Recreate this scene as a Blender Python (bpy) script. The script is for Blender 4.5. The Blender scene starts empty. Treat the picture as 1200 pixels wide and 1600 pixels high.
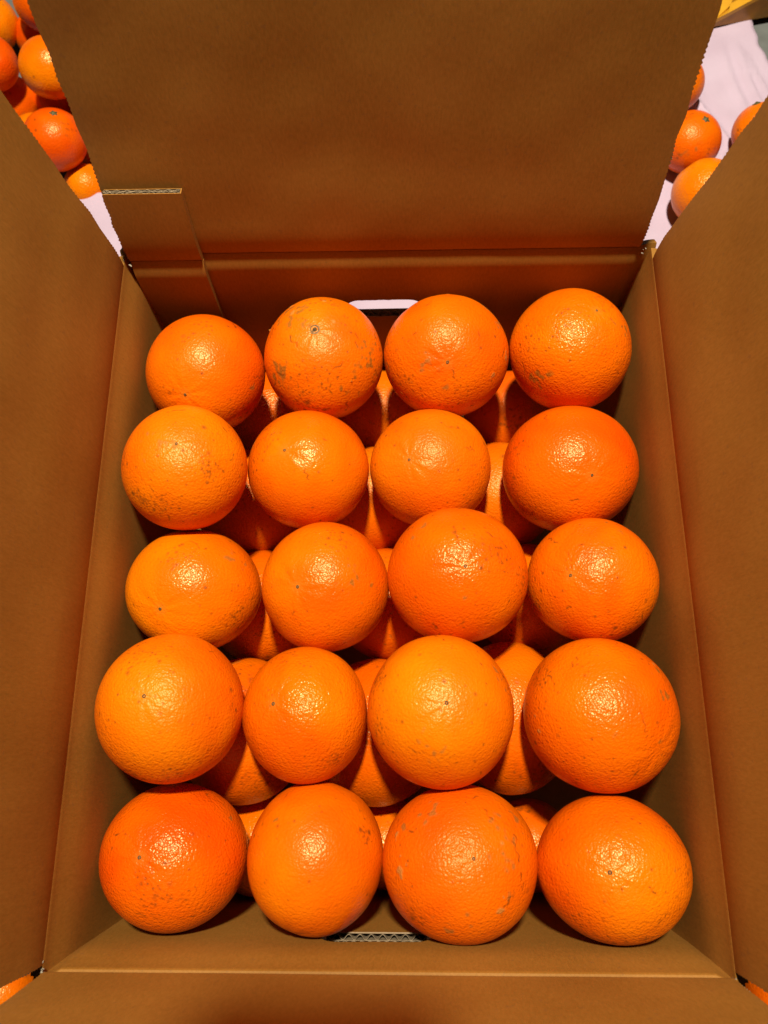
import bpy, bmesh, math, random
import numpy as np
from mathutils import Vector, Matrix

# ------------------------------------------------------------------ camera, world, lamp, exposure
scene = bpy.context.scene
COL = scene.collection
cam_data = bpy.data.cameras.new("camera")
cam_data.sensor_fit = 'HORIZONTAL'
cam_data.sensor_width = 36.0
cam_data.lens = 36.0
cam_data.clip_start = 0.01
cam_data.clip_end = 50.0
cam = bpy.data.objects.new("camera", cam_data)
COL.objects.link(cam)
RIGHT = Vector((0.99965199, 0.00163663, -0.02632906)).normalized()
FWD = Vector((-0.02566966, 0.29038438, -0.95656572)).normalized()
UP = RIGHT.cross(FWD).normalized()
CAM = Vector((0.17524637, 0.10315718, 0.41438126))
cam.matrix_world = Matrix(((RIGHT.x, UP.x, -FWD.x, CAM.x), (RIGHT.y, UP.y, -FWD.y, CAM.y),
                           (RIGHT.z, UP.z, -FWD.z, CAM.z), (0, 0, 0, 1)))
scene.camera = cam
cam_data.dof.use_dof = True
cam_data.dof.focus_distance = 0.455
cam_data.dof.aperture_fstop = 16.0

world = bpy.data.worlds.new("World")
scene.world = world
world.use_nodes = True
bg = world.node_tree.nodes["Background"]
bg.inputs[0].default_value = (1.0, 0.88, 0.72, 1)
bg.inputs[1].default_value = 0.014

lamp_data = bpy.data.lights.new("ceiling_lamp", 'AREA')
lamp_data.shape = 'DISK'
lamp_data.size = 0.11
lamp_data.energy = 58.5
lamp_data.color = (1.0, 0.90, 0.70)
lamp = bpy.data.objects.new("ceiling_lamp", lamp_data)
lamp.location = (0.175, 0.600, 1.5)
lamp.rotation_euler = (0, 0, 0)
COL.objects.link(lamp)

scene.render.engine = 'CYCLES'
scene.cycles.max_bounces = 8
scene.cycles.diffuse_bounces = 6
scene.cycles.glossy_bounces = 2
scene.view_settings.view_transform = 'Standard'
scene.view_settings.look = 'None'
scene.view_settings.exposure = 0.0
scene.view_settings.gamma = 1.0
scene.view_settings.use_curve_mapping = False

W, D = 0.33, 0.396          # inside of the box at the rim
GROUND = -0.185             # cloth level, the rim of the box is z = 0
BASE = -0.178
rng = np.random.default_rng(7)
rnd = random.Random(5)

# ------------------------------------------------------------------ helpers
def tag(o, label=None, category=None, group=None, kind=None):
    if label: o["label"] = label
    if category: o["category"] = category
    if group: o["group"] = group
    if kind: o["kind"] = kind
    return o

def empty(name, loc=(0, 0, 0)):
    o = bpy.data.objects.new(name, None)
    o.location = loc
    o.empty_display_size = 0.02
    COL.objects.link(o)
    return o

def mesh_obj(name, verts, faces, mats, parent=None, mat_idx=None, uvs=None, smooth=False, loc=None):
    me = bpy.data.meshes.new(name)
    me.from_pydata([tuple(v) for v in verts], [], [tuple(f) for f in faces])
    for m in (mats if isinstance(mats, (list, tuple)) else [mats]):
        me.materials.append(m)
    if mat_idx is not None:
        me.polygons.foreach_set("material_index", np.asarray(mat_idx, dtype=np.int32))
    if smooth:
        me.polygons.foreach_set("use_smooth", np.ones(len(me.polygons), dtype=bool))
    if uvs is not None:
        uv = me.uv_layers.new(name="UVMap")
        li = np.empty(len(me.loops), dtype=np.int32)
        me.loops.foreach_get("vertex_index", li)
        uv.data.foreach_set("uv", np.asarray(uvs, dtype=np.float32)[li].ravel())
    me.update()
    o = bpy.data.objects.new(name, me)
    COL.objects.link(o)
    if loc is not None: o.location = loc
    if parent is not None: o.parent = parent
    return o

class Waves:
    """smooth band-limited 3D noise as a sum of plane waves, value about -1..1"""
    def __init__(self, seed, freq, n=24):
        r = np.random.default_rng(seed)
        k = r.normal(size=(n, 3)); k /= np.linalg.norm(k, axis=1)[:, None]
        self.k = k * freq * r.uniform(0.6, 1.5, size=(n, 1))
        self.p = r.uniform(0, 2 * math.pi, n)
        self.n = n
    def __call__(self, x):
        x = np.asarray(x, dtype=np.float32)
        return np.cos(x @ self.k.T.astype(np.float32) + self.p.astype(np.float32)).sum(1).astype(np.float64) / math.sqrt(self.n)

# ------------------------------------------------------------------ materials
def new_mat(name):
    m = bpy.data.materials.new(name)
    m.use_nodes = True
    nt = m.node_tree
    b = nt.nodes["Principled BSDF"]
    return m, nt, b

def N(nt, kind, **kw):
    n = nt.nodes.new(kind)
    for k, v in kw.items():
        if k.startswith("i_"):
            key = k[2:]
            n.inputs[int(key) if key.isdigit() else key.replace("_", " ")].default_value = v
        else:
            setattr(n, k, v)
    return n

def ramp(nt, src, p0, p1, c0=(0, 0, 0, 1), c1=(1, 1, 1, 1)):
    r = nt.nodes.new("ShaderNodeValToRGB")
    r.color_ramp.elements[0].position = p0; r.color_ramp.elements[0].color = c0
    r.color_ramp.elements[1].position = p1; r.color_ramp.elements[1].color = c1
    nt.links.new(src, r.inputs[0])
    return r.outputs[0]

def math_node(nt, op, a, b=None, c=None, clamp=False):
    n = nt.nodes.new("ShaderNodeMath"); n.operation = op; n.use_clamp = clamp
    for i, v in enumerate((a, b, c)):
        if v is None: continue
        if isinstance(v, (int, float)): n.inputs[i].default_value = v
        else: nt.links.new(v, n.inputs[i])
    return n.outputs[0]

def mix_col(nt, fac, a, b, mode='MIX'):
    n = nt.nodes.new("ShaderNodeMix"); n.data_type = 'RGBA'; n.blend_type = mode
    if isinstance(fac, (int, float)): n.inputs[0].default_value = fac
    else: nt.links.new(fac, n.inputs[0])
    for i, v in ((6, a), (7, b)):
        if isinstance(v, tuple): n.inputs[i].default_value = v
        else: nt.links.new(v, n.inputs[i])
    return n.outputs[2]

def peel_material():
    """skin colour, freckles and scars come from each fruit's own painted attribute; glands and pores are relief here"""
    m, nt, b = new_mat("orange_peel")
    L = nt.links.new
    tc = N(nt, "ShaderNodeTexCoord")
    P = tc.outputs["Object"]
    at = N(nt, "ShaderNodeAttribute", attribute_name="peel")
    v = N(nt, "ShaderNodeTexVoronoi", feature='F1'); v.inputs["Scale"].default_value = 800
    L(P, v.inputs["Vector"])
    cell = v.outputs["Distance"]
    n = N(nt, "ShaderNodeTexNoise"); n.inputs["Scale"].default_value = 540
    n.inputs["Detail"].default_value = 1.0; n.inputs["Roughness"].default_value = 0.5
    L(P, n.inputs["Vector"])
    mott = ramp(nt, cell, 0.10, 0.75)
    col = mix_col(nt, math_node(nt, 'MULTIPLY', mott, 0.16), at.outputs["Color"], (0.66, 0.45, 0.3, 1), 'MULTIPLY')
    L(col, b.inputs["Base Color"])
    hgt = math_node(nt, 'ADD', math_node(nt, 'MULTIPLY', math_node(nt, 'POWER', cell, 1.6), -0.85), math_node(nt, 'MULTIPLY', n.outputs[0], 1.9))
    bump = N(nt, "ShaderNodeBump")
    info = N(nt, "ShaderNodeObjectInfo")
    sc = N(nt, "ShaderNodeSeparateColor"); L(info.outputs["Color"], sc.inputs[0])
    L(sc.outputs[0], bump.inputs["Strength"])
    bump.inputs["Distance"].default_value = 0.00026
    L(hgt, bump.inputs["Height"]); L(bump.outputs[0], b.inputs["Normal"])
    rough = math_node(nt, 'ADD', sc.outputs[1], math_node(nt, 'MULTIPLY', at.outputs["Alpha"], 0.4), clamp=True)
    L(rough, b.inputs["Roughness"])
    b.inputs["IOR"].default_value = 1.45
    b.inputs["Specular IOR Level"].default_value = 0.40
    b.inputs["Specular Tint"].default_value = (1.0, 0.80, 0.42, 1)
    return m

def board_material(name, c0, c1, flute=0.18):
    m, nt, b = new_mat(name)
    L = nt.links.new
    tc = N(nt, "ShaderNodeTexCoord")
    uv = N(nt, "ShaderNodeUVMap")
    sepu = N(nt, "ShaderNodeSeparateXYZ"); L(uv.outputs[0], sepu.inputs[0])
    n1 = N(nt, "ShaderNodeTexNoise"); n1.inputs["Scale"].default_value = 14; n1.inputs["Detail"].default_value = 4
    L(tc.outputs["Object"], n1.inputs["Vector"])
    mp = N(nt, "ShaderNodeMapping"); mp.inputs["Scale"].default_value = (900, 900, 260)
    L(tc.outputs["Object"], mp.inputs["Vector"])
    n2 = N(nt, "ShaderNodeTexNoise"); n2.inputs["Scale"].default_value = 1.0; n2.inputs["Detail"].default_value = 3
    L(mp.outputs[0], n2.inputs["Vector"])
    f = math_node(nt, 'ADD', math_node(nt, 'MULTIPLY', n1.outputs[0], 0.6), math_node(nt, 'MULTIPLY', n2.outputs[0], 0.55))
    col = ramp(nt, f, 0.35, 0.80, c0, c1)
    # few darker fibres
    n3 = N(nt, "ShaderNodeTexNoise"); n3.inputs["Scale"].default_value = 420; n3.inputs["Detail"].default_value = 1
    L(tc.outputs["Object"], n3.inputs["Vector"])
    fib = ramp(nt, n3.outputs[0], 0.66, 0.74)
    col = mix_col(nt, math_node(nt, 'MULTIPLY', fib, 0.25), col, (0.14, 0.07, 0.03, 1))
    L(col, b.inputs["Base Color"])
    wave = math_node(nt, 'SINE', math_node(nt, 'MULTIPLY', sepu.outputs[0], 2 * math.pi / 0.0062))
    hgt = math_node(nt, 'ADD', math_node(nt, 'MULTIPLY', wave, flute), math_node(nt, 'MULTIPLY', n2.outputs[0], 0.7))
    hgt = math_node(nt, 'ADD', hgt, math_node(nt, 'MULTIPLY', n1.outputs[0], 3.0))
    bump = N(nt, "ShaderNodeBump")
    bump.inputs["Strength"].default_value = 0.4; bump.inputs["Distance"].default_value = 0.00014
    L(hgt, bump.inputs["Height"]); L(bump.outputs[0], b.inputs["Normal"])
    b.inputs["Roughness"].default_value = 0.62
    b.inputs["Specular IOR Level"].default_value = 0.28
    return m

def plain_material(name, c, rough=0.6, noise_scale=80, var=0.25, bump_d=0.0002, spec=0.4):
    m, nt, b = new_mat(name)
    L = nt.links.new
    tc = N(nt, "ShaderNodeTexCoord")
    n = N(nt, "ShaderNodeTexNoise"); n.inputs["Scale"].default_value = noise_scale; n.inputs["Detail"].default_value = 4
    L(tc.outputs["Object"], n.inputs["Vector"])
    dark = tuple(x * (1 - var) for x in c[:3]) + (1,)
    col = ramp(nt, n.outputs[0], 0.3, 0.7, dark, tuple(c[:3]) + (1,))
    L(col, b.inputs["Base Color"])
    bump = N(nt, "ShaderNodeBump"); bump.inputs["Strength"].default_value = 0.6; bump.inputs["Distance"].default_value = bump_d
    L(n.outputs[0], bump.inputs["Height"]); L(bump.outputs[0], b.inputs["Normal"])
    b.inputs["Roughness"].default_value = rough
    b.inputs["Specular IOR Level"].default_value = spec
    return m

def cloth_material():
    m, nt, b = new_mat("pink_cotton")
    L = nt.links.new
    tc = N(nt, "ShaderNodeTexCoord")
    sep = N(nt, "ShaderNodeSeparateXYZ"); L(tc.outputs["Object"], sep.inputs[0])
    wx = math_node(nt, 'SINE', math_node(nt, 'MULTIPLY', sep.outputs[0], 2 * math.pi / 0.0011))
    wy = math_node(nt, 'SINE', math_node(nt, 'MULTIPLY', sep.outputs[1], 2 * math.pi / 0.0011))
    n = N(nt, "ShaderNodeTexNoise"); n.inputs["Scale"].default_value = 26; n.inputs["Detail"].default_value = 4
    L(tc.outputs["Object"], n.inputs["Vector"])
    n2 = N(nt, "ShaderNodeTexNoise"); n2.inputs["Scale"].default_value = 420; n2.inputs["Detail"].default_value = 2
    L(tc.outputs["Object"], n2.inputs["Vector"])
    col = ramp(nt, n.outputs[0], 0.3, 0.7, (0.43, 0.335, 0.440, 1), (0.48, 0.385, 0.500, 1))
    L(col, b.inputs["Base Color"])
    h = math_node(nt, 'ADD', math_node(nt, 'MULTIPLY', wx, wy), math_node(nt, 'MULTIPLY', n2.outputs[0], 3.0))
    bump = N(nt, "ShaderNodeBump"); bump.inputs["Strength"].default_value = 0.5; bump.inputs["Distance"].default_value = 0.0002
    L(h, bump.inputs["Height"]); L(bump.outputs[0], b.inputs["Normal"])
    b.inputs["Roughness"].default_value = 0.9
    b.inputs["Specular IOR Level"].default_value = 0.1
    return m

PEEL = peel_material()
BOARD = board_material("kraft_board", (0.215, 0.090, 0.0095, 1), (0.305, 0.134, 0.021, 1))
EDGE = board_material("cut_board_edge", (0.20, 0.13, 0.07, 1), (0.33, 0.24, 0.15, 1), 0.0)
FLUTE = plain_material("fluted_paper", (0.27, 0.20, 0.125), 0.8, 300, 0.35)
TORN = plain_material("torn_paper", (0.40, 0.34, 0.26), 0.9, 500, 0.35)
CLOTH = cloth_material()
FLOORM = plain_material("grey_floor", (0.13, 0.14, 0.14), 0.55, 60, 0.25)
SCAR = plain_material("stem_scar_skin", (0.11, 0.06, 0.013), 0.7, 900, 0.6)
SCAR_LIGHT = plain_material("stem_scar_rim", (0.27, 0.12, 0.015), 0.6, 900, 0.4)
GREEN = plain_material("green_calyx", (0.09, 0.08, 0.022), 0.6, 700, 0.5)
YELLOW = plain_material("yellow_plastic", (0.58, 0.29, 0.02), 0.30, 120, 0.12)
AMBER = plain_material("amber_plastic", (0.46, 0.21, 0.02), 0.25, 90, 0.3)
BLACK = plain_material("dark_glass", (0.02, 0.02, 0.022), 0.3, 50, 0.1)

# ------------------------------------------------------------------ ground and cloth
def ground_h(x, y):
    """the cloth lies on a low step that ends behind the box on its left side"""
    t = np.clip((y - 0.5995) / 0.008, 0, 1); t = t * t * (3 - 2 * t)
    s = np.clip((0.20 - x) / 0.10, 0, 1); s = s * s * (3 - 2 * s)
    return GROUND - 0.030 * t * s

def wrinkles(x, y):
    p = np.stack([x, y, np.zeros_like(x)], 1)
    w1, w2 = Waves(31, 26.0), Waves(32, 60.0)
    h = 0.0018 * w1(p) + 0.0010 * w2(p * np.array([1, 0.45, 1])) + 0.0004 * Waves(33, 170.0)(p * np.array([1, 0.3, 1]))
    def ridge(ax, ay, bx, by, hgt, wid):
        d = np.array([bx - ax, by - ay]); Ln = np.hypot(*d); d /= Ln
        u = (x - ax) * d[0] + (y - ay) * d[1]; v = -(x - ax) * d[1] + (y - ay) * d[0]
        v = v + 0.003 * np.sin(u * 40)
        fade = np.clip(u / 0.03 + 0.5, 0, 1) * np.clip((Ln - u) / 0.03 + 0.5, 0, 1)
        return hgt * np.exp(-(v / wid) ** 2) * fade
    h += ridge(0.440, 0.740, 0.478, 0.640, 0.009, 0.005)
    h += ridge(0.478, 0.640, 0.462, 0.585, 0.008, 0.006)
    h += ridge(0.505, 0.755, 0.520, 0.690, 0.005, 0.003)
    h += ridge(0.512, 0.745, 0.530, 0.700, 0.004, 0.0025)
    h += ridge(0.490, 0.760, 0.505, 0.680, 0.003, 0.004)
    h += ridge(0.455, 0.765, 0.465, 0.700, 0.003, 0.004)
    h += ridge(0.10, 0.47, 0.25, 0.455, 0.004, 0.004)
    h += ridge(-0.20, 0.56, -0.03, 0.50, 0.003, 0.005)
    h += ridge(0.37, 0.50, 0.41, 0.60, 0.003, 0.004)
    return np.maximum(h, -0.0015)

def build_ground():
    xs = np.concatenate([np.linspace(-6, -0.6, 12), np.linspace(-0.5, 0.8, 66), np.linspace(0.9, 6, 12)])
    ys = np.concatenate([np.linspace(-6, -0.6, 12), np.linspace(-0.5, 0.55, 30), np.linspace(0.59, 0.62, 13), np.linspace(0.64, 1.2, 20), np.linspace(1.4, 6, 10)])
    X, Y = np.meshgrid(xs, ys)
    x, y = X.ravel(), Y.ravel()
    v = np.stack([x, y, ground_h(x, y) - 0.006], 1)
    nx = len(xs)
    f = [(j * nx + i, j * nx + i + 1, (j + 1) * nx + i + 1, (j + 1) * nx + i) for j in range(len(ys) - 1) for i in range(nx - 1)]
    o = mesh_obj("floor", v, f, FLOORM, smooth=True)
    tag(o, "grey floor showing beyond the edge of the pink cloth", "floor", kind="structure")
    # cloth sheet with a real hem edge on the right
    us = np.linspace(0, 1, 250)
    ys = np.concatenate([np.linspace(-0.25, 0.40, 70), np.linspace(0.405, 0.59, 70), np.linspace(0.592, 0.616, 16), np.linspace(0.62, 0.90, 100)])
    U, Y = np.meshgrid(us, ys)
    y = Y.ravel()
    xr = 0.5218 + 0.205 * (0.7938 - y) + 0.0012 * np.sin(y * 130) + 0.0008 * np.sin(y * 310 + 1)
    x = -0.42 + U.ravel() * (xr + 0.42)
    z = ground_h(x, y) + wrinkles(x, y)
    under = (x > -0.02) & (x < W + 0.02) & (y > -0.02) & (y < D + 0.02)
    z = np.where(under, np.minimum(z, GROUND), z)
    nu = len(us)
    v = np.stack([x, y, z], 1)
    f = [(j * nu + i, j * nu + i + 1, (j + 1) * nu + i + 1, (j + 1) * nu + i) for j in range(len(ys) - 1) for i in range(nu - 1)
         if not (ys[j] > 0.6035 and x[j * nu + i] < 0.16)]
    o = mesh_obj("cloth", v, f, CLOTH, smooth=True)
    sol = o.modifiers.new("thickness", 'SOLIDIFY'); sol.thickness = 0.0012; sol.offset = -1
    tag(o, "pale pink wrinkled cotton cloth spread under the cardboard box", "cloth")
build_ground()

# ------------------------------------------------------------------ the cardboard box
box = empty("cardboard_box", (W / 2, D / 2, BASE - 0.006))
tag(box, "open brown corrugated cardboard box packed with oranges, all four flaps raised", "box")
BOX_OFF = Vector((W / 2, D / 2, BASE - 0.006))
T = 0.0062                                      # board thickness (double wall)

SIDES = {  # origin, run direction, outward direction, run length, lean of the flap (deg), flap run range
    "back":  ((0, D), (1, 0), (0, 1), W, 13.2, (0.0025, W - 0.0065)),
    "front": ((0, 0), (1, 0), (0, -1), W, 2.2, (0.001, W - 0.001)),
    "left":  ((0, 0), (0, 1), (-1, 0), D, 4.2, (0.001, D - 0.004)),
    "right": ((W, 0), (0, 1), (1, 0), D, 7.2, (0.001, D - 0.004)),
}
def to_world(side, s, o, z):
    (ox, oy), (sx, sy), (px, py) = SIDES[side][:3]
    return np.stack([ox + sx * s + px * o - BOX_OFF.x, oy + sy * s + py * o - BOX_OFF.y, z - BOX_OFF.z], 1)

LEAN_IN = {"back": (0.02, 0.02), "front": (0.14, 0.03), "left": (0.16, 0.02), "right": (0.12, 0.02)}
def wall_in(side, z):
    """how far the wall stands inwards at height z: the full box leans open towards its rim"""
    a, c = LEAN_IN[side]
    d = max(0.0, -z - 0.004)
    return -(a * min(d, 0.020) + c * max(d - 0.020, 0.0))
def wall_profile(side):
    """(outward, z) of the inner face from the base up to the score line, swelling softly below the fold"""
    pts = [(wall_in(side, BASE), BASE + 0.001)]
    for z in np.linspace(BASE + 0.02, -0.022, 14):
        pts.append((wall_in(side, z), z))
    if side == "back":
        pts += [(0.0001, -0.016), (0.0003, -0.0125), (0.0009, -0.0095), (0.0017, -0.0068), (0.0028, -0.0042), (0.0038, -0.0022), (0.0049, -0.0006)]
    else:
        pts += [(wall_in(side, -0.016), -0.016), (wall_in(side, -0.009), -0.009), (-0.0001, -0.0050)]
        pts += [(0.0001, -0.0026), (0.0003, -0.0012), (0.0007, -0.0004), (0.0022, -0.0002)] if side == "front" else [(0.0001, -0.0026), (0.0002, -0.0012), (0.0004, -0.0001)]
    return pts

def flap_profile(side, length, rows):
    """(outward, z) of a flap's inner face: stiff board that rises steeply from the score line and then leans out"""
    lean = SIDES[side][4]
    if side == "back": pts, o, l0, dec = [(0.0056, -0.0030), (0.0050, 0.0004)], 0.0030, 3.0, 0.016
    elif side == "front": pts, o, l0, dec = [(0.0026, -0.0026), (0.0016, 0.0004)], 0.0014, lean, 0.02
    else: pts, o, l0, dec = [(0.0006, -0.0026), (0.0005, -0.0004)], 0.0005, -5.5, 0.016
    q0, l1 = 0.0, lean + (lean - l0) * dec / 0.15
    qs = np.linspace(0.0016, length, rows)
    z = 0.0
    for q in qs:
        a = math.radians(l0 + (l1 - l0) * (1 - math.exp(-q / dec)))
        o += (q - q0) * math.sin(a); z += (q - q0) * math.cos(a); q0 = q
        bulge = 0.0020 * math.exp(-q / 0.004) if side == "back" else 0.0
        pts.append((o + bulge, z))
    return pts

def teeth(q, seed, amp=0.0012, pitch=0.0026):
    """die-cut zigzag with nicks along a flap's side edge"""
    r = np.random.default_rng(seed)
    q = np.asarray(q)
    ph = (q / pitch) % 1.0
    tri = np.abs(ph - 0.5) * 2
    k = np.floor(q / pitch).astype(int) - int(np.floor(q.min() / pitch))
    a = r.uniform(0.3, 1.25, k.max() + 1)
    lo = np.interp(q, np.linspace(q.min(), q.max(), 14), r.normal(0, 0.0005, 14))
    return amp * a[k] * (tri - 0.5) + lo

def sheet(name, side, profile, s_rng, parent, inset=0.0, thick=T, jag=None, recess=0.0, cols=60, wob=0.0004, seed=1):
    """a board panel: the profile swept along the side, with thickness, cut edges in a paler material"""
    prof = np.array(profile)
    m = len(prof)
    wall = name in ("wall", "joint_tab")
    tang = np.gradient(prof, axis=0); tang /= np.linalg.norm(tang, axis=1)[:, None]
    nrm = np.stack([tang[:, 1], -tang[:, 0]], 1)          # pointing outward
    arc = np.concatenate([[0], np.cumsum(np.linalg.norm(np.diff(prof, axis=0), axis=1))])
    s0, s1 = s_rng
    e = np.array([0, 0.0008, 0.002, 0.004, 0.0065, 0.0095, 0.013, 0.018])
    s = np.concatenate([s0 + e, np.linspace(s0 + 0.024, s1 - 0.024, cols), (s1 - e)[::-1]]) if (s1 - s0) > 0.08 else np.linspace(s0, s1, 14)
    ns = len(s)
    wv = Waves(seed * 13 + 5, 34.0); wv2 = Waves(seed * 17 + 3, 110.0)
    V, UV = [], []
    for layer in (0, 1):
        for i in range(m):
            o = prof[i, 0] - inset + (nrm[i, 0] * thick if layer else 0)
            z = prof[i, 1] + (nrm[i, 1] * thick if layer else 0)
            ss = s.copy()
            if jag is not None:
                fr0 = np.clip(1 - (s - s0) / 0.004, 0, 1); fr1 = np.clip(1 - (s1 - s) / 0.004, 0, 1)
                ss = ss + fr0 * jag[0][i] - fr1 * jag[1][i]
            q = np.stack([ss, np.full(ns, arc[i]), np.zeros(ns)], 1)
            fold = (arc[-1] - arc[i]) if name == "wall" else arc[i]
            oo = o + wob * min(1.0, fold / 0.03) * (wv(q) + 0.35 * wv2(q))
            if recess:
                c = np.clip(1 - np.minimum(s - s0, s1 - s) / 0.013, 0, 1)
                oo = oo + recess * np.sin(c * math.pi / 2) ** 0.8
            V.append(to_world(side, ss, oo, np.full(ns, z)))
            UV.append(np.stack([ss, np.full(ns, arc[i])], 1))
    V = np.concatenate(V); UV = np.concatenate(UV)
    idx = lambda l, i, j: (l * m + i) * ns + j
    F, M = [], []
    for i in range(m - 1):
        for j in range(ns - 1):
            F.append((idx(0, i, j), idx(0, i, j + 1), idx(0, i + 1, j + 1), idx(0, i + 1, j))); M.append(0)
            F.append((idx(1, i, j), idx(1, i + 1, j), idx(1, i + 1, j + 1), idx(1, i, j + 1))); M.append(0)
    for i in range(m - 1):
        F.append((idx(0, i, 0), idx(0, i + 1, 0), idx(1, i + 1, 0), idx(1, i, 0))); M.append(0 if wall else 1)
        F.append((idx(0, i, ns - 1), idx(1, i, ns - 1), idx(1, i + 1, ns - 1), idx(0, i + 1, ns - 1))); M.append(0 if wall else 1)
    for j in range(ns - 1):
        F.append((idx(0, 0, j), idx(1, 0, j), idx(1, 0, j + 1), idx(0, 0, j + 1))); M.append(0)
        F.append((idx(0, m - 1, j), idx(0, m - 1, j + 1), idx(1, m - 1, j + 1), idx(1, m - 1, j))); M.append(0 if wall else 1)
    ob = mesh_obj(name, V, F, [BOARD, EDGE], parent, M, UV)
    bm = bmesh.new(); bm.from_mesh(ob.data); bmesh.ops.recalc_face_normals(bm, faces=bm.faces)
    for f in bm.faces: f.smooth = (f.material_index == 0)
    for ed in bm.edges:
        if len({f.material_index for f in ed.link_faces}) > 1 or ed.calc_face_angle(0.0) > 0.7: ed.smooth = False
    bm.to_mesh(ob.data); bm.free()
    return ob

def cut(ob, cutter_me):
    c = bpy.data.objects.new("cutter", cutter_me); COL.objects.link(c); c.parent = ob.parent
    md = ob.modifiers.new("cut", 'BOOLEAN'); md.object = c; md.operation = 'DIFFERENCE'; md.solver = 'EXACT'
    bpy.context.view_layer.update()
    dg = bpy.context.evaluated_depsgraph_get()
    me = bpy.data.meshes.new_from_object(ob.evaluated_get(dg))
    ob.modifiers.clear(); old = ob.data; ob.data = me
    bpy.data.objects.remove(c)

def prism(side, outline, o0, o1):
    """closed prism in the wall's own frame: outline of (s, z), from outward o0 to o1"""
    n = len(outline)
    s = np.array([p[0] for p in outline]); z = np.array([p[1] for p in outline])
    V = np.concatenate([to_world(side, s, np.full(n, o0), z), to_world(side, s, np.full(n, o1), z)])
    me = bpy.data.meshes.new("prism")
    F = [tuple(range(n)), tuple(range(2 * n - 1, n - 1, -1))] + [(i, (i + 1) % n, n + (i + 1) % n, n + i) for i in range(n)]
    me.from_pydata([tuple(v) for v in V], [], F)
    bm = bmesh.new(); bm.from_mesh(me); bmesh.ops.recalc_face_normals(bm, faces=bm.faces); bm.to_mesh(me); bm.free()
    me.materials.append(BOARD); me.materials.append(EDGE)
    for p in me.polygons: p.material_index = 1
    return me

def ribbon(V, F, side, s0, s1, o_mid, amp, pitch, z0, z1, th=0.00035, jag=0.0, seed=0, phase=0.0, lean=None):
    """one fluted paper sheet standing between the liners"""
    r = np.random.default_rng(seed)
    n = int((s1 - s0) / pitch * 12) + 2
    s = np.linspace(s0, s1, n)
    o = o_mid + amp * np.sin(2 * math.pi * s / pitch + phase)
    top = z1 + jag * r.normal(size=n)
    ls = []
    for dz, off in ((0, 0), (1, 0), (1, th), (0, th)):
        z = top if dz else np.full(n, z0)
        oo = o + off
        if lean is not None:
            a, qo, qz = lean
            q = z
            ls.append(to_world(side, s, qo + q * math.sin(a) + oo * math.cos(a), qz + q * math.cos(a) - oo * math.sin(a)))
        else:
            ls.append(to_world(side, s, oo, z))
    b = len(V)
    for l in ls: V.extend([tuple(p) for p in l])
    for k in range(3):
        for i in range(n - 1):
            F.append((b + k * n + i, b + k * n + i + 1, b + (k + 1) * n + i + 1, b + (k + 1) * n + i))

def stadium(s0, s1, z0, z1, jag=0.00025):
    r = (z1 - z0) / 2; pts = []
    for k in range(15):
        a = -math.pi / 2 + math.pi * k / 14; pts.append((s1 - r + r * math.cos(a), z0 + r + r * math.sin(a)))
    for k in range(1, 18):
        pts.append((s1 - r + (s0 - s1 + 2 * r) * k / 18, z1 + rnd.uniform(-jag, jag)))
    for k in range(15):
        a = math.pi / 2 + math.pi * k / 14; pts.append((s0 + r + r * math.cos(a), z0 + r + r * math.sin(a)))
    return pts

HOLES = {"back": (0.1355, 0.1895, -0.0675, -0.0475), "front": (0.1292, 0.1885, -0.0600, -0.0395)}
for k, side in enumerate(SIDES):
    Ls, lean, fr = SIDES[side][3], SIDES[side][4], SIDES[side][5]
    ends = (-0.0040, Ls + 0.0040) if side in ("left", "right") else (-0.0045, Ls + 0.0045)
    w = sheet("wall", side, wall_profile(side), ends, box, recess=0.0032 if side in ("back", "front") else 0.0, seed=11 + k)
    if side in HOLES:
        h0, h1, z0, z1 = HOLES[side]
        cut(w, prism(side, stadium(h0, h1, z0, z1), -0.01, 0.02))
        # hollow between the liners below the hand hole, with the flutes standing in it
        om = wall_in(side, z0)
        cut(w, prism(side, [(h0 + 0.002, z0 - 0.012), (h1 - 0.002, z0 - 0.012), (h1 - 0.002, z0 + 0.0065), (h0 + 0.002, z0 + 0.0065)], om + 0.0006, om + T - 0.0006))
        V, F = [], []
        ribbon(V, F, side, h0 + 0.0025, h1 - 0.0025, om + 0.00225, 0.0014, 0.0063, z0 - 0.0115, z0 + 0.0002, jag=0.0002, seed=k)
        ribbon(V, F, side, h0 + 0.0025, h1 - 0.0025, om + 0.00475, 0.0006, 0.0046, z0 - 0.0115, z0 + 0.0002, jag=0.0002, seed=k + 9)
        ribbon(V, F, side, h0 + 0.0025, h1 - 0.0025, om + 0.0039, 0.0, 0.0046, z0 - 0.0115, z0 + 0.0002, jag=0.0002, seed=k + 20)
        mesh_obj("corrugation", V, F, FLUTE, w)
    rows = 130
    flen = 0.135 if side == "right" else 0.165
    prof = flap_profile(side, flen, rows)
    q = np.concatenate([[0, 0.001], np.linspace(0.0016, flen, rows)])
    grow = np.clip(q / 0.02, 0.4, 1)
    sheet("flap", side, prof, fr, box, jag=(teeth(q, 40 + k) * grow, teeth(q, 60 + k) * grow), seed=21 + k, wob=0.0005)

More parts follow.
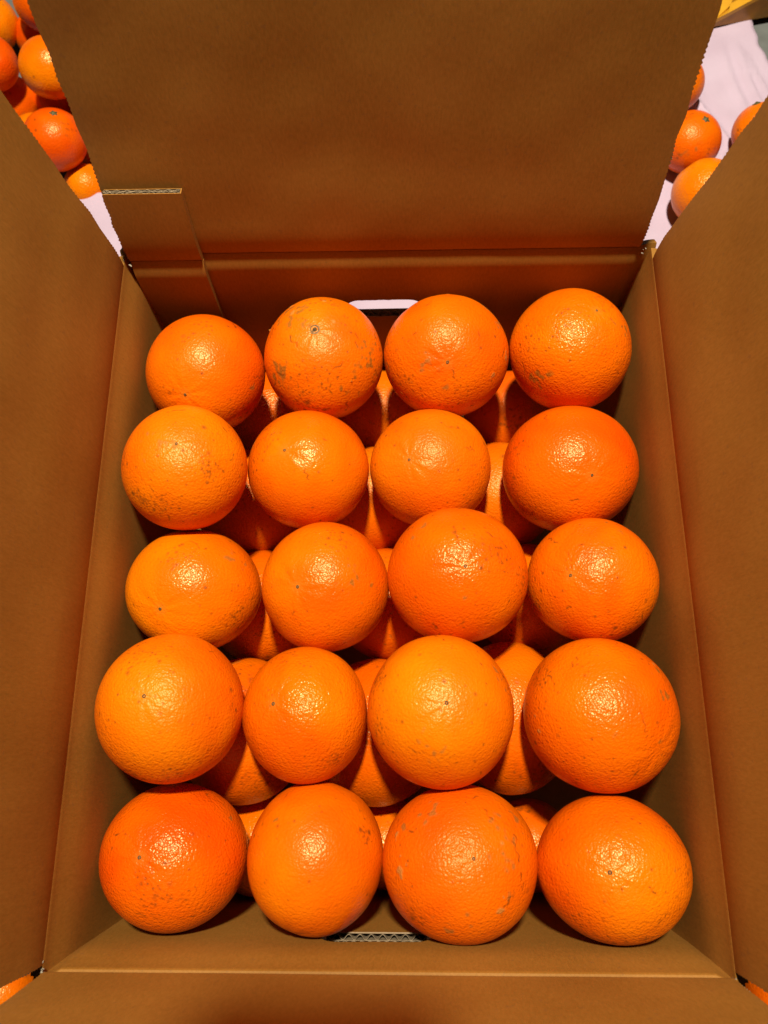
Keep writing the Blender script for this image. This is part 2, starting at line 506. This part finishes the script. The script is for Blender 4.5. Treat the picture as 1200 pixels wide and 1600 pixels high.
# glued manufacturer's joint: an extra board layer inside the back wall, running up onto its flap
TAB_IN = 0.0050
tabw = sheet("joint_tab", "back", wall_profile("back"), (0.0035, 0.0495), box, inset=TAB_IN, thick=TAB_IN - 0.0004, seed=71, wob=0.0003)
LEAN = math.radians(SIDES["back"][4])
fp = flap_profile("back", 0.0522, 46)
qt = np.concatenate([[0, 0.001], np.linspace(0.0016, 0.0522, 46)])
tabf = sheet("joint_tab", "back", fp, (0.0030, 0.0493), box, inset=TAB_IN, thick=TAB_IN - 0.0004, seed=72, wob=0.0,
             jag=(teeth(qt, 91), teeth(qt, 92, 0.0) * 0.0))
LE = (LEAN, fp[-1][0] - 0.0522 * math.sin(LEAN) - TAB_IN, fp[-1][1] - 0.0522 * math.cos(LEAN))
def leaned(corners):
    """(s, offset, q) in the leaning flap's frame to box coordinates"""
    c_ = np.array(corners)
    return to_world("back", c_[:, 0], LE[1] + c_[:, 2] * math.sin(LEAN) + c_[:, 1] * math.cos(LEAN), LE[2] + c_[:, 2] * math.cos(LEAN) - c_[:, 1] * math.sin(LEAN))
cv = leaned([(s_, o_, q_) for q_ in (0.044, 0.058) for o_ in (0.0005, 0.0042) for s_ in (0.0036, 0.0486)])
cme = bpy.data.meshes.new("pocket")
cme.from_pydata([tuple(v) for v in cv], [], [(0, 2, 3, 1), (4, 5, 7, 6), (0, 1, 5, 4), (2, 6, 7, 3), (0, 4, 6, 2), (1, 3, 7, 5)])
_b = bmesh.new(); _b.from_mesh(cme); bmesh.ops.recalc_face_normals(_b, faces=_b.faces); _b.to_mesh(cme); _b.free()
cme.materials.append(BOARD); cme.materials.append(EDGE)
for p_ in cme.polygons: p_.material_index = 1
cut(tabf, cme)
V, F = [], []
ribbon(V, F, "back", 0.0038, 0.0484, 0.0023, 0.0, 0.006, 0.0442, 0.0520, th=0.0004, jag=0.00015, seed=2, lean=LE)
ribbon(V, F, "back", 0.0035, 0.0484, 0.00130, 0.0007, 0.0060, 0.0442, 0.0519, jag=0.00015, seed=5, lean=LE)
ribbon(V, F, "back", 0.0035, 0.0484, 0.00325, 0.0006, 0.0060, 0.0442, 0.0519, jag=0.00015, seed=6, lean=LE, phase=2.2)
mesh_obj("corrugation", V, F, FLUTE, tabf)

# base panel
def box_mesh(x0, x1, y0, y1, z0, z1):
    V = [(x, y, z) for z in (z0, z1) for y in (y0, y1) for x in (x0, x1)]
    F = [(0, 2, 3, 1), (4, 5, 7, 6), (0, 1, 5, 4), (2, 6, 7, 3), (0, 4, 6, 2), (1, 3, 7, 5)]
    return V, F
V, F = box_mesh(0.001 - BOX_OFF.x, W - 0.001 - BOX_OFF.x, 0.001 - BOX_OFF.y, D - 0.001 - BOX_OFF.y, 0.0, 0.0058)
mesh_obj("base", V, F, BOARD, box, uvs=[(v[0], v[1]) for v in V])

# torn paper left at the four slots between the flaps
def torn(x, y, z, dirx, diry, seed):
    r = random.Random(seed)
    V, F = [], []
    for k in range(4):
        cx = x + r.uniform(-0.0025, 0.0025); cy = y + r.uniform(-0.003, 0.003); cz = z + r.uniform(-0.0015, 0.0015)
        l = r.uniform(0.0010, 0.0030); wd = r.uniform(0.0002, 0.0006); a = math.atan2(diry, dirx) + r.uniform(-0.9, 0.9)
        t = r.uniform(-0.5, 0.9)
        ux, uy, uz = math.cos(a) * math.cos(t), math.sin(a) * math.cos(t), math.sin(t)
        nx, ny = -math.sin(a), math.cos(a)
        b = len(V)
        for (p, qd, w_) in ((0, 0, 1), (0.5, r.uniform(-0.0005, 0.0008), 0.9), (1, r.uniform(-0.0004, 0.0012), 0.35)):
            for sg in (-1, 1):
                for th in (0, 0.0003):
                    V.append((cx + ux * l * p + nx * wd * w_ * sg - BOX_OFF.x, cy + uy * l * p + ny * wd * w_ * sg - BOX_OFF.y, cz + uz * l * p + qd + th - BOX_OFF.z))
        for i in (0, 4):
            F += [(b + i, b + i + 2, b + i + 6, b + i + 4), (b + i + 1, b + i + 5, b + i + 7, b + i + 3),
                  (b + i, b + i + 4, b + i + 5, b + i + 1), (b + i + 2, b + i + 3, b + i + 7, b + i + 6)]
    mesh_obj("torn_paper", V, F, TORN, box)
torn(0.0005, D + 0.001, 0.0005, 1, -0.6, 1); torn(W - 0.005, D + 0.001, 0.0010, -1, 0.2, 2)
torn(0.0, -0.002, 0.0005, 0.8, 0.8, 3); torn(W, -0.002, 0.0005, -0.8, 0.8, 4)

# ------------------------------------------------------------------ oranges
_ico = {}
def ico(level):
    if level not in _ico:
        bm = bmesh.new(); bmesh.ops.create_icosphere(bm, subdivisions=level, radius=1.0)
        v = np.array([x.co[:] for x in bm.verts]); v /= np.linalg.norm(v, axis=1)[:, None]
        f = [tuple(x.index for x in fc.verts) for fc in bm.faces]
        bm.free(); _ico[level] = (v, f)
    return _ico[level]

def orange(center, radii, pole, label, group, hue=0.5, specks=0.7, scars=0.4, level=6, seed=0, end="scar", lump=1.0, dimple=0.03):
    u, f = ico(level)
    r = np.random.default_rng(1000 + seed)
    pole = np.array(pole, float); pole /= np.linalg.norm(pole)
    c = u @ pole
    ang = np.arccos(np.clip(c, -1, 1))
    # azimuth about the pole, for the furrows that run out of the dimple
    t1 = np.cross(pole, [0.3, 0.5, 0.81]); t1 /= np.linalg.norm(t1); t2 = np.cross(pole, t1)
    az = np.arctan2(u @ t2, u @ t1)
    w1, w2, w3, w4 = Waves(seed * 7 + 1, 2.1, 10), Waves(seed * 7 + 2, 5.0), Waves(seed * 7 + 3, 13.0), Waves(seed * 7 + 4, 26.0, 40)
    wr = np.clip(0.5 + 0.8 * Waves(seed * 7 + 5, 3.0, 10)(u), 0.15, 1.3)
    rad = 1 + lump * (0.0105 * w1(u) + 0.0052 * w2(u) + 0.0016 * w3(u) * wr + 0.0006 * w4(u) * wr + 0.0003 * Waves(seed * 7 + 6, 48.0, 40)(u) * wr)
    fur = np.cos(az * (5 + seed % 4) + r.uniform(0, 6)) * 0.5 + np.cos(az * (9 + seed % 3) + 1.0) * 0.5
    rad -= dimple * np.exp(-(ang / 0.20) ** 2) * 0.55
    rad -= 0.010 * np.exp(-((ang - 0.26) / 0.20) ** 2) * (0.5 + 0.5 * fur) * (dimple / 0.03)
    rad -= 0.035 * np.exp(-((math.pi - ang) / 0.22) ** 2)
    # ---- skin colour
    RED, MID, YEL = np.array([0.64, 0.060, 0.0004]), np.array([0.68, 0.116, 0.0005]), np.array([0.72, 0.182, 0.0008])
    h = np.clip(hue + 0.15 * w1(u * 1.3) + 0.08 * w2(u) + 0.05 * w3(u), 0, 1)[:, None]
    colr = np.where(h < 0.5, RED + (MID - RED) * h * 2, MID + (YEL - MID) * (h - 0.5) * 2)
    rough = np.zeros(len(u))
    BROWN, TAN, OLIVE = np.array([0.13, 0.035, 0.004]), np.array([0.27, 0.10, 0.014]), np.array([0.20, 0.085, 0.008])
    def blend(mask, c_):
        nonlocal colr
        colr = colr * (1 - mask[:, None]) + c_ * mask[:, None]
    Rm = float(np.mean(radii))
    # freckles: loose ones and clustered ones
    ns = int(260 * specks)
    pts = r.normal(size=(ns, 3)); pts /= np.linalg.norm(pts, axis=1)[:, None]
    for _ in range(int(4 * specks + 1)):
        cc = r.normal(size=3); cc[2] = abs(cc[2]); cc /= np.linalg.norm(cc)
        q = cc + r.normal(0, r.uniform(0.08, 0.22), size=(int(70 * specks) + 3, 3)); pts = np.concatenate([pts, q / np.linalg.norm(q, axis=1)[:, None]])
    rs = r.gamma(1.6, 0.14, len(pts)) * 0.001 + 0.00032
    al = r.uniform(0.2, 0.9, len(pts))
    d = np.sqrt(np.maximum(0, 2 - 2 * (u.astype(np.float32) @ pts.T.astype(np.float32)))) * Rm
    sp = (np.clip((rs * 1.5 - d) / (rs * 0.9), 0, 1) * al).max(1)
    blend(sp * 0.9, BROWN)
    rough += sp * 0.4
    # rubbed scars: ragged patches, and thin scratches
    sw, sx, sy = Waves(seed * 7 + 11, 5.5, 14), Waves(seed * 7 + 12, 22.0), Waves(seed * 7 + 13, 48.0, 40)
    fld = sw(u) + 0.55 * sx(u) + 0.40 * sy(u)
    pm = np.clip((fld - (2.6 - 1.35 * scars)) / 0.45, 0, 1) * np.clip(0.6 + 0.9 * sy(u), 0.1, 1)
    blend(pm * 0.75, TAN if seed % 2 else OLIVE)
    rough += pm * 0.6
    for _ in range(int(16 * scars)):
        p0 = r.normal(size=3); p0[2] = abs(p0[2]) * 0.9; p0 /= np.linalg.norm(p0)
        dr = np.cross(p0, r.normal(size=3)); dr /= np.linalg.norm(dr)
        nn = np.cross(p0, dr); ln = r.uniform(0.05, 0.20)
        al_ = (u - p0) @ dr; ac = (u - p0) @ nn + 0.02 * np.sin(al_ * r.uniform(20, 60) + r.uniform(0, 6)) * r.uniform(0.3, 1.2)
        near = (u @ p0) > 0.9
        sm = near * np.clip(1.6 - np.abs(ac) * Rm / 0.00045, 0, 1) * np.clip((ln - np.abs(al_)) / 0.03, 0, 1) * np.clip(0.55 + 0.7 * sy(u), 0, 1)
        blend(sm * 0.8, BROWN)
        rad = rad - sm * 0.003
    # corky scabs
    if scars > 0.6:
        for _ in range(int(6 * scars)):
            p0 = r.normal(size=3); p0[2] = abs(p0[2]); p0 /= np.linalg.norm(p0)
            dd = np.sqrt(np.maximum(0, 2 - 2 * u @ p0)) * Rm * (1 + 0.35 * sy(u))
            sm = np.clip((r.uniform(0.0010, 0.0026) - dd) / 0.0007, 0, 1)
            blend(sm * 0.7, np.array([0.36, 0.17, 0.035])); rad = rad + sm * 0.006; rough += sm * 0.5
    # faint greenish ring round the button
    if end: blend(np.exp(-((ang - 0.05) / 0.05) ** 2) * 0.35, np.array([0.34, 0.15, 0.012]))
    V = u * rad[:, None]
    V = V * np.array(radii)
    me = bpy.data.meshes.new("orange")
    nf = len(f)
    me.vertices.add(len(V)); me.vertices.foreach_set("co", V.astype(np.float32).ravel())
    me.loops.add(nf * 3); me.loops.foreach_set("vertex_index", np.asarray(f, dtype=np.int32).ravel())
    me.polygons.add(nf); me.polygons.foreach_set("loop_start", np.arange(0, nf * 3, 3, dtype=np.int32))
    me.update(calc_edges=True)
    ca = me.attributes.new("peel", 'FLOAT_COLOR', 'POINT')
    ca.data.foreach_set("color", np.concatenate([colr, np.clip(rough, 0, 1)[:, None]], 1).astype(np.float32).ravel())
    me.polygons.foreach_set("use_smooth", np.ones(nf, dtype=bool))
    me.materials.append(PEEL); me.update()
    o = bpy.data.objects.new("orange", me); COL.objects.link(o)
    o.location = center
    o.color = (r.uniform(0.55, 1.0), r.uniform(0.25, 0.40), 0, 1)      # peel relief and gloss of this fruit
    tag(o, label, "orange", group)
    if end:
        # the little scar, or green calyx, sitting in the dimple
        R = float(np.mean(radii))
        k = int(np.argmax(c)); P = V[k]
        nrm = pole / np.array(radii); nrm /= np.linalg.norm(nrm)
        e1 = np.cross(nrm, t1); e1 /= np.linalg.norm(e1); e2 = np.cross(nrm, e1)
        if end == "scar":
            rr = r.uniform(0.0008, 0.0012); rings = ((1.0, -0.0001), (0.9, 0.00035), (0.5, 0.0003), (0.28, -0.0002), (0.0, 0.0006))
        elif end == "big":
            rr = 0.0021; rings = ((1.6, -0.0001), (1.3, 0.0003), (0.9, -0.0003), (0.5, 0.0002), (0.25, 0.0009), (0.0, 0.0011))
        else:
            rr = 0.0030; rings = ((1.0, 0.0001), (0.85, 0.0006), (0.5, 0.0007), (0.35, 0.0016), (0.0, 0.0018))
        SV, SF, SM = [], [], []
        n = 18
        for (q, hh) in rings[:-1]:
            for i in range(n):
                a = 2 * math.pi * i / n
                star = 1 + (0.28 * math.cos(5 * a) if end == "calyx" and q > 0.6 else 0) + r.normal(0, 0.06)
                SV.append(P + (e1 * math.cos(a) + e2 * math.sin(a)) * rr * q * star + nrm * hh)
        SV.append(P + nrm * rings[-1][1])
        for k2 in range(len(rings) - 2):
            for i in range(n):
                SF.append((k2 * n + i, k2 * n + (i + 1) % n, (k2 + 1) * n + (i + 1) % n, (k2 + 1) * n + i))
                SM.append(1 if (k2 == 0 and end != "calyx") else 0)
        b = (len(rings) - 2) * n
        for i in range(n):
            SF.append((b + i, b + (i + 1) % n, len(SV) - 1)); SM.append(0)
        mesh_obj("calyx" if end == "calyx" else "stem_scar", SV, SF, [GREEN if end == "calyx" else SCAR, SCAR_LIGHT], o, SM, smooth=True)
    return o

TOP = "top layer of oranges in the box"
SECOND = "lower layer of oranges in the box"
# key: centre, radii, pole direction, hue (0 red .. 1 yellow), specks, scars, scar kind, label
TOPS = [
 ((0.0452,0.3385,-0.044),(0.0388,0.0388,0.0388),(-0.133,-0.703,0.698),0.38,0.5,0.25,"scar","reddish orange in the back left corner of the box, lowest of the back row"),
 ((0.1222,0.3496,-0.045),(0.0393,0.0400,0.0396),(-0.039,-0.014,0.999),0.60,1.0,1.05,"big","brown-scarred orange with a round stem scar, second from left in back row"),
 ((0.2041,0.3512,-0.047),(0.0414,0.0399,0.0407),(-0.033,-0.559,0.829),0.52,0.7,0.75,"scar","orange with tan speckled patches, third from left in back row by the hand hole"),
 ((0.2855,0.3523,-0.043),(0.0389,0.0397,0.0393),(0.247,0.184,0.951),0.42,0.6,0.2,"scar","clean-skinned orange in the back right corner of the box"),
 ((0.0418,0.2653,-0.025),(0.0375,0.0381,0.0378),(0.135,0.031,0.99),0.55,0.9,0.6,"scar","freckled orange against the left wall, second row from the back"),
 ((0.1142,0.2731,-0.051),(0.0390,0.0383,0.0386),(-0.267,-0.018,0.964),0.50,0.6,0.25,"scar","orange second from left in the second row from the back"),
 ((0.1926,0.2761,-0.058),(0.0393,0.0389,0.0391),(-0.356,-0.187,0.916),0.72,0.6,0.2,"scar","yellowish orange third from left in the second row from the back"),
 ((0.2829,0.2743,-0.057),(0.0435,0.0407,0.0421),(0.109,-0.433,0.895),0.30,0.5,0.25,"scar","wide reddish orange against the right wall, second row from the back"),
 ((0.0444,0.1957,-0.056),(0.0410,0.0375,0.0392),(-0.249,-0.472,0.845),0.66,0.6,0.6,"scar","flattened yellowish orange against the left wall in the middle row"),
 ((0.1271,0.1968,-0.052),(0.0389,0.0399,0.0394),(-0.343,-0.185,0.921),0.52,0.6,0.3,"scar","orange second from left in the middle row"),
 ((0.2074,0.2013,-0.042),(0.0420,0.0407,0.0414),(0.038,-0.092,0.995),0.38,0.9,0.5,"scar","deep orange fruit third from left in the middle row, overlapping its neighbours"),
 ((0.2889,0.1984,-0.045),(0.0385,0.0377,0.0381),(-0.521,-0.085,0.849),0.46,0.6,0.4,"scar","orange against the right wall in the middle row"),
 ((0.0436,0.1231,-0.028),(0.0404,0.0408,0.0406),(-0.057,0.094,0.994),0.64,1.0,0.3,"scar","large yellowish orange with dark freckles, left end of second row from the front"),
 ((0.1179,0.1199,-0.042),(0.0360,0.0384,0.0372),(-0.387,0.128,0.913),0.56,0.4,0.1,"scar","smaller smooth orange second from left in the second row from the front"),
 ((0.1953,0.1216,-0.034),(0.0413,0.0421,0.0417),(0.027,0.05,0.998),0.66,0.8,0.35,"scar","large round bright orange third from left in the second row from the front"),
 ((0.2852,0.1202,-0.037),(0.0428,0.0423,0.0429),(0.505,-0.456,0.732),0.42,0.5,0.75,None,"largest orange, against the right wall in the second row from the front"),
 ((0.0443,0.0431,-0.055),(0.0409,0.0385,0.0397),(-0.181,0.101,0.978),0.22,0.5,0.4,"scar","red-orange fruit in the front left corner of the box"),
 ((0.1252,0.0438,-0.050),(0.0379,0.0400,0.0390),(-0.30,-0.80,0.2),0.52,0.4,0.15,None,"tall smooth orange second from left in the front row"),
 ((0.2044,0.0422,-0.045),(0.0419,0.0399,0.0409),(0.113,0.166,0.98),0.30,0.4,0.7,"scar","orange with pale scabs, third from left in the front row beside the hand hole"),
 ((0.2859,0.0407,-0.040),(0.0404,0.0369,0.0387),(-0.242,0.062,0.968),0.46,0.8,0.55,"scar","orange in the front right corner of the box"),
]
for i, (c, r_, p, h, sp, sc, end, lab) in enumerate(TOPS):
    orange(c, r_, p, lab, TOP, h, sp, sc, 7, i + 1, end, lump=1.0, dimple=0.03)

LOWER = [
 ((0.0722,0.3520,-0.142),(0.0360,0.0348,0.0354),0.35,"shadowed lower orange in the gap between the two leftmost back row oranges"),
 ((0.1592,0.3530,-0.144),(0.0354,0.0339,0.0347),0.45,"lower orange below the gap in the middle of the back row, near the hand hole"),
 ((0.2592,0.3520,-0.144),(0.0356,0.0345,0.0351),0.40,"lower orange in the gap between the two rightmost back row oranges"),
 ((0.0622,0.2752,-0.127),(0.0421,0.0390,0.0406),0.45,"lower orange between the two leftmost fruit of the second row from the back"),
 ((0.1535,0.2766,-0.130),(0.0428,0.0400,0.0414),0.45,"lower orange between the two middle fruit of the second row from the back"),
 ((0.2449,0.2798,-0.131),(0.0423,0.0405,0.0414),0.45,"shiny lower orange in the wide gap left of the wide reddish orange"),
 ((0.0755,0.1977,-0.129),(0.0411,0.0404,0.0407),0.40,"lower orange between the two leftmost fruit of the middle row"),
 ((0.1654,0.1988,-0.124),(0.0411,0.0394,0.0403),0.45,"lower orange between the two middle fruit of the middle row"),
 ((0.2662,0.2027,-0.137),(0.0412,0.0412,0.0412),0.35,"darkest lower orange between the two rightmost fruit of the middle row"),
 ((0.0700,0.1126,-0.106),(0.0423,0.0458,0.0440),0.35,"lower orange between the two leftmost fruit of the second row from the front"),
 ((0.1567,0.1121,-0.113),(0.0434,0.0470,0.0452),0.40,"lower orange between the two middle fruit of the second row from the front"),
 ((0.2437,0.1212,-0.113),(0.0428,0.0489,0.0459),0.40,"big shiny lower orange in the gap left of the largest orange"),
 ((0.0789,0.0405,-0.144),(0.0349,0.0335,0.0342),0.60,"speckled lower orange between the two leftmost front row oranges"),
 ((0.1636,0.0399,-0.148),(0.0308,0.0292,0.0300),0.40,"lower orange between the two middle front row oranges, above the front hand hole"),
 ((0.2585,0.0393,-0.148),(0.0304,0.0292,0.0298),0.50,"lower orange between the two rightmost front row oranges"),
]
for i, (c, r_, h, lab) in enumerate(LOWER):
    g = np.random.default_rng(300 + i).normal(size=3); g[2] = -abs(g[2])
    orange(c, r_, g, lab, SECOND, h, 0.7, 0.4, 6, 40 + i, None)

PILE = "small oranges piled behind the box on the left"
LOOSE = "small oranges lying loose around the box"
OUT = [
 ((-0.1417,0.6332,-0.152),0.0271,(0.30,0.25,0.92),0.12,0.3,0.3,"calyx",PILE,"small red-orange fruit with a dark calyx, nearest of the pile behind the left flap"),
 ((-0.1470,0.6983,-0.1343),0.0265,(-0.1,-0.8,-0.5),0.62,0.2,0.1,None,PILE,"shiny small orange on top of the pile, beside the back flap's left edge"),
 ((-0.2077,0.7106,-0.1385),0.0248,(-0.5,0.3,-0.5),0.28,0.2,0.1,None,PILE,"small reddish orange cut by the photo's left edge, beside the pile's shiny one"),
 ((-0.2400,0.8020,-0.175),0.0268,(-0.5,0.3,-0.5),0.95,0.2,0.1,None,PILE,"small yellow-orange fruit at the top left corner of the photo"),
 ((-0.1744,0.7975,-0.150),0.0269,(0.5,0.3,-0.5),0.22,0.2,0.1,None,PILE,"small red-orange fruit at the photo's top edge, touching the back flap"),
 ((-0.2120,0.7124,-0.189),0.0268,(0.5,0.3,-0.5),0.40,0.2,0.1,None,PILE,"shadowed small orange underneath the pile's shiny one"),
 ((-0.1230,0.7192,-0.189),0.0270,(0.5,0.3,-0.5),0.75,0.2,0.1,None,PILE,"sliver of a small yellow-orange fruit between the back flap and the pile's shiny one"),
 ((-0.1779,0.6643,-0.188),0.0268,(0.5,0.3,-0.5),0.80,0.2,0.1,None,PILE,"small yellow-orange fruit peeping out left of the red-orange one, above the left flap"),
 ((-0.1250,0.6130,-0.189),0.0205,(0.5,0.3,-0.5),0.85,0.2,0.1,None,PILE,"tiny yellow-orange fruit at the cloth's step, below the red-orange one"),
 ((-0.0850,0.6250,-0.188),0.0268,(0.5,0.3,-0.5),0.60,0.2,0.1,None,PILE,"small orange sliver showing between the red-orange one and the joint tab"),
 ((-0.1690,0.7240,-0.192),0.0240,(0.5,0.3,-0.5),0.30,0.2,0.1,None,PILE,"deeply shaded small orange in the middle of the pile's bottom layer"),
 ((-0.1960,0.8040,-0.194),0.0255,(0.5,0.3,-0.5),0.30,0.2,0.1,None,PILE,"dark small orange low between the two fruit at the photo's top left corner"),
 ((-0.1226,0.6680,-0.189),0.0268,(0.5,0.3,-0.5),0.35,0.2,0.1,None,PILE,"shadowed small orange behind the pile's nearest red-orange one"),
 ((0.4349,0.6235,-0.1585),0.0265,(0.22,0.05,0.97),0.32,0.3,0.5,"calyx",LOOSE,"small orange with a green calyx on pink cloth behind the right flap"),
 ((0.4421,0.5670,-0.1565),0.0285,(0.5,-0.6,-0.3),0.85,0.2,0.2,None,LOOSE,"small yellowish orange lying lowest on the cloth beside the right flap's edge"),
 ((0.4293,0.6912,-0.1595),0.0255,(-0.5,0.3,0.3),0.60,0.2,0.2,None,LOOSE,"small orange on pink cloth, mostly hidden by the back flap's right edge"),
 ((0.5010,0.6360,-0.1605),0.0245,(-0.35,0.62,0.70),0.72,0.2,0.2,"calyx",LOOSE,"small orange half hidden behind the right flap, farthest right on the cloth"),
 ((-0.0930,-0.0540,-0.1565),0.0285,(-0.5,-0.6,-0.3),0.70,0.5,0.5,None,LOOSE,"small orange seen through the slot at the box's front left corner"),
 ((0.4240,-0.0530,-0.1530),0.0325,(0.5,-0.6,-0.3),0.40,0.3,0.3,None,LOOSE,"small orange seen through the slot at the box's front right corner"),
]
for i, (c, R_, p, h, sp, sc, end, g, lab) in enumerate(OUT):
    orange(c, (R_ * 1.02, R_ * 1.0, R_ * 0.97), p, lab, g, h, sp, sc, 5, 80 + i, end, lump=0.6)

# ------------------------------------------------------------------ yellow plastic tray behind the cloth
def tray():
    A = np.array([0.4846, 0.7850]); ex = np.array([0.0563, 0.0116]); ex /= np.linalg.norm(ex)
    ey = np.array([0.30, 0.954])
    root = empty("plastic_tray", (A[0], A[1], GROUND))
    tag(root, "yellow plastic tray corner at the photo's top right, on the cloth's far edge", "tray")
    LX, LY = 0.20, 0.22
    def h(s, t): return 0.006 + 0.50 * min(s, 0.06) + 0.30 * min(t, 0.08)
    def P(s, t, z): 
        q = ex * s + ey * t
        return (q[0], q[1], z)
    wd = 0.011
    # outer side walls, rim band, inner wall, floor
    S = np.linspace(0, LX, 21); Tt = np.linspace(0, LY, 21)
    path = [(s, 0.0) for s in S[::-1]] + [(0.0, t) for t in Tt[1:]]
    def offs(s, t, d):
        return (max(s, d) if t > 0 or s == 0 else s, max(t, d) if s > 0 or t == 0 else t)
    V, F = [], []
    n = len(path)
    for (s, t) in path: V.append(P(s, t, 0.002))
    for (s, t) in path: V.append(P(s, t, h(s, t)))
    F += [(i, i + 1, n + i + 1, n + i) for i in range(n - 1)]
    mesh_obj("side", V, F, AMBER, root).modifiers.new("t", 'SOLIDIFY').thickness = -0.002
    V, F = [], []
    for dz in (0.0008, 0.0055):
        for (s, t) in path: V.append(P(*[q - 0.0015 if q == 0 else q for q in (s, t)], h(s, t) + dz))
    for dz in (0.0055, -0.004):
        for (s, t) in path:
            a, b = offs(s, t, wd); V.append(P(a, b, h(s, t) + dz))
    for k in range(3): F += [(k * n + i, k * n + i + 1, (k + 1) * n + i + 1, (k + 1) * n + i) for i in range(n - 1)]
    rim = mesh_obj("rim", V, F, YELLOW, root)
    bv = rim.modifiers.new("b", 'BEVEL'); bv.width = 0.0012; bv.segments = 2
    V, F = [], []
    for (d, fz) in ((wd, 1.0), (wd + 0.008, 0.05)):
        for (s, t) in path:
            a, b = offs(s, t, d); V.append(P(a, b, max(0.003, h(s, t) * fz - 0.001)))
    F += [(i, i + 1, n + i + 1, n + i) for i in range(n - 1)]
    mesh_obj("inner_wall", V, F, AMBER, root, smooth=True)
    V = [P(0.004, 0.004, 0.003), P(LX, 0.004, 0.003), P(LX, LY, 0.003), P(0.004, LY, 0.003)]
    mesh_obj("bottom", V, [(0, 1, 2, 3)], AMBER, root).modifiers.new("t", 'SOLIDIFY').thickness = 0.002
tray()

# ------------------------------------------------------------------ the phone that takes the picture, its shadow falls on the near flap
def phone():
    root = empty("smartphone", CAM)
    tag(root, "dark smartphone held above the box, its shadow on the near flap", "phone")
    def slab(name, x0, x1, y0, y1, z0, z1, mat, bev):
        bm = bmesh.new(); bmesh.ops.create_cube(bm, size=1.0)
        for v in bm.verts:
            px = x0 + (v.co.x + .5) * (x1 - x0); py = y0 + (v.co.y + .5) * (y1 - y0); pz = z0 + (v.co.z + .5) * (z1 - z0)
            v.co = RIGHT * px + UP * py - FWD * pz
        bmesh.ops.bevel(bm, geom=bm.edges[:], offset=bev, segments=3, affect='EDGES')
        me = bpy.data.meshes.new(name); bm.to_mesh(me); bm.free(); me.materials.append(mat)
        o = bpy.data.objects.new(name, me); COL.objects.link(o); o.parent = root
    slab("body", -0.066, 0.013, -0.092, 0.066, 0.004, 0.012, BLACK, 0.0025)
    slab("screen", -0.0635, 0.0105, -0.0895, 0.0635, 0.0122, 0.0128, BLACK, 0.0002)
phone()
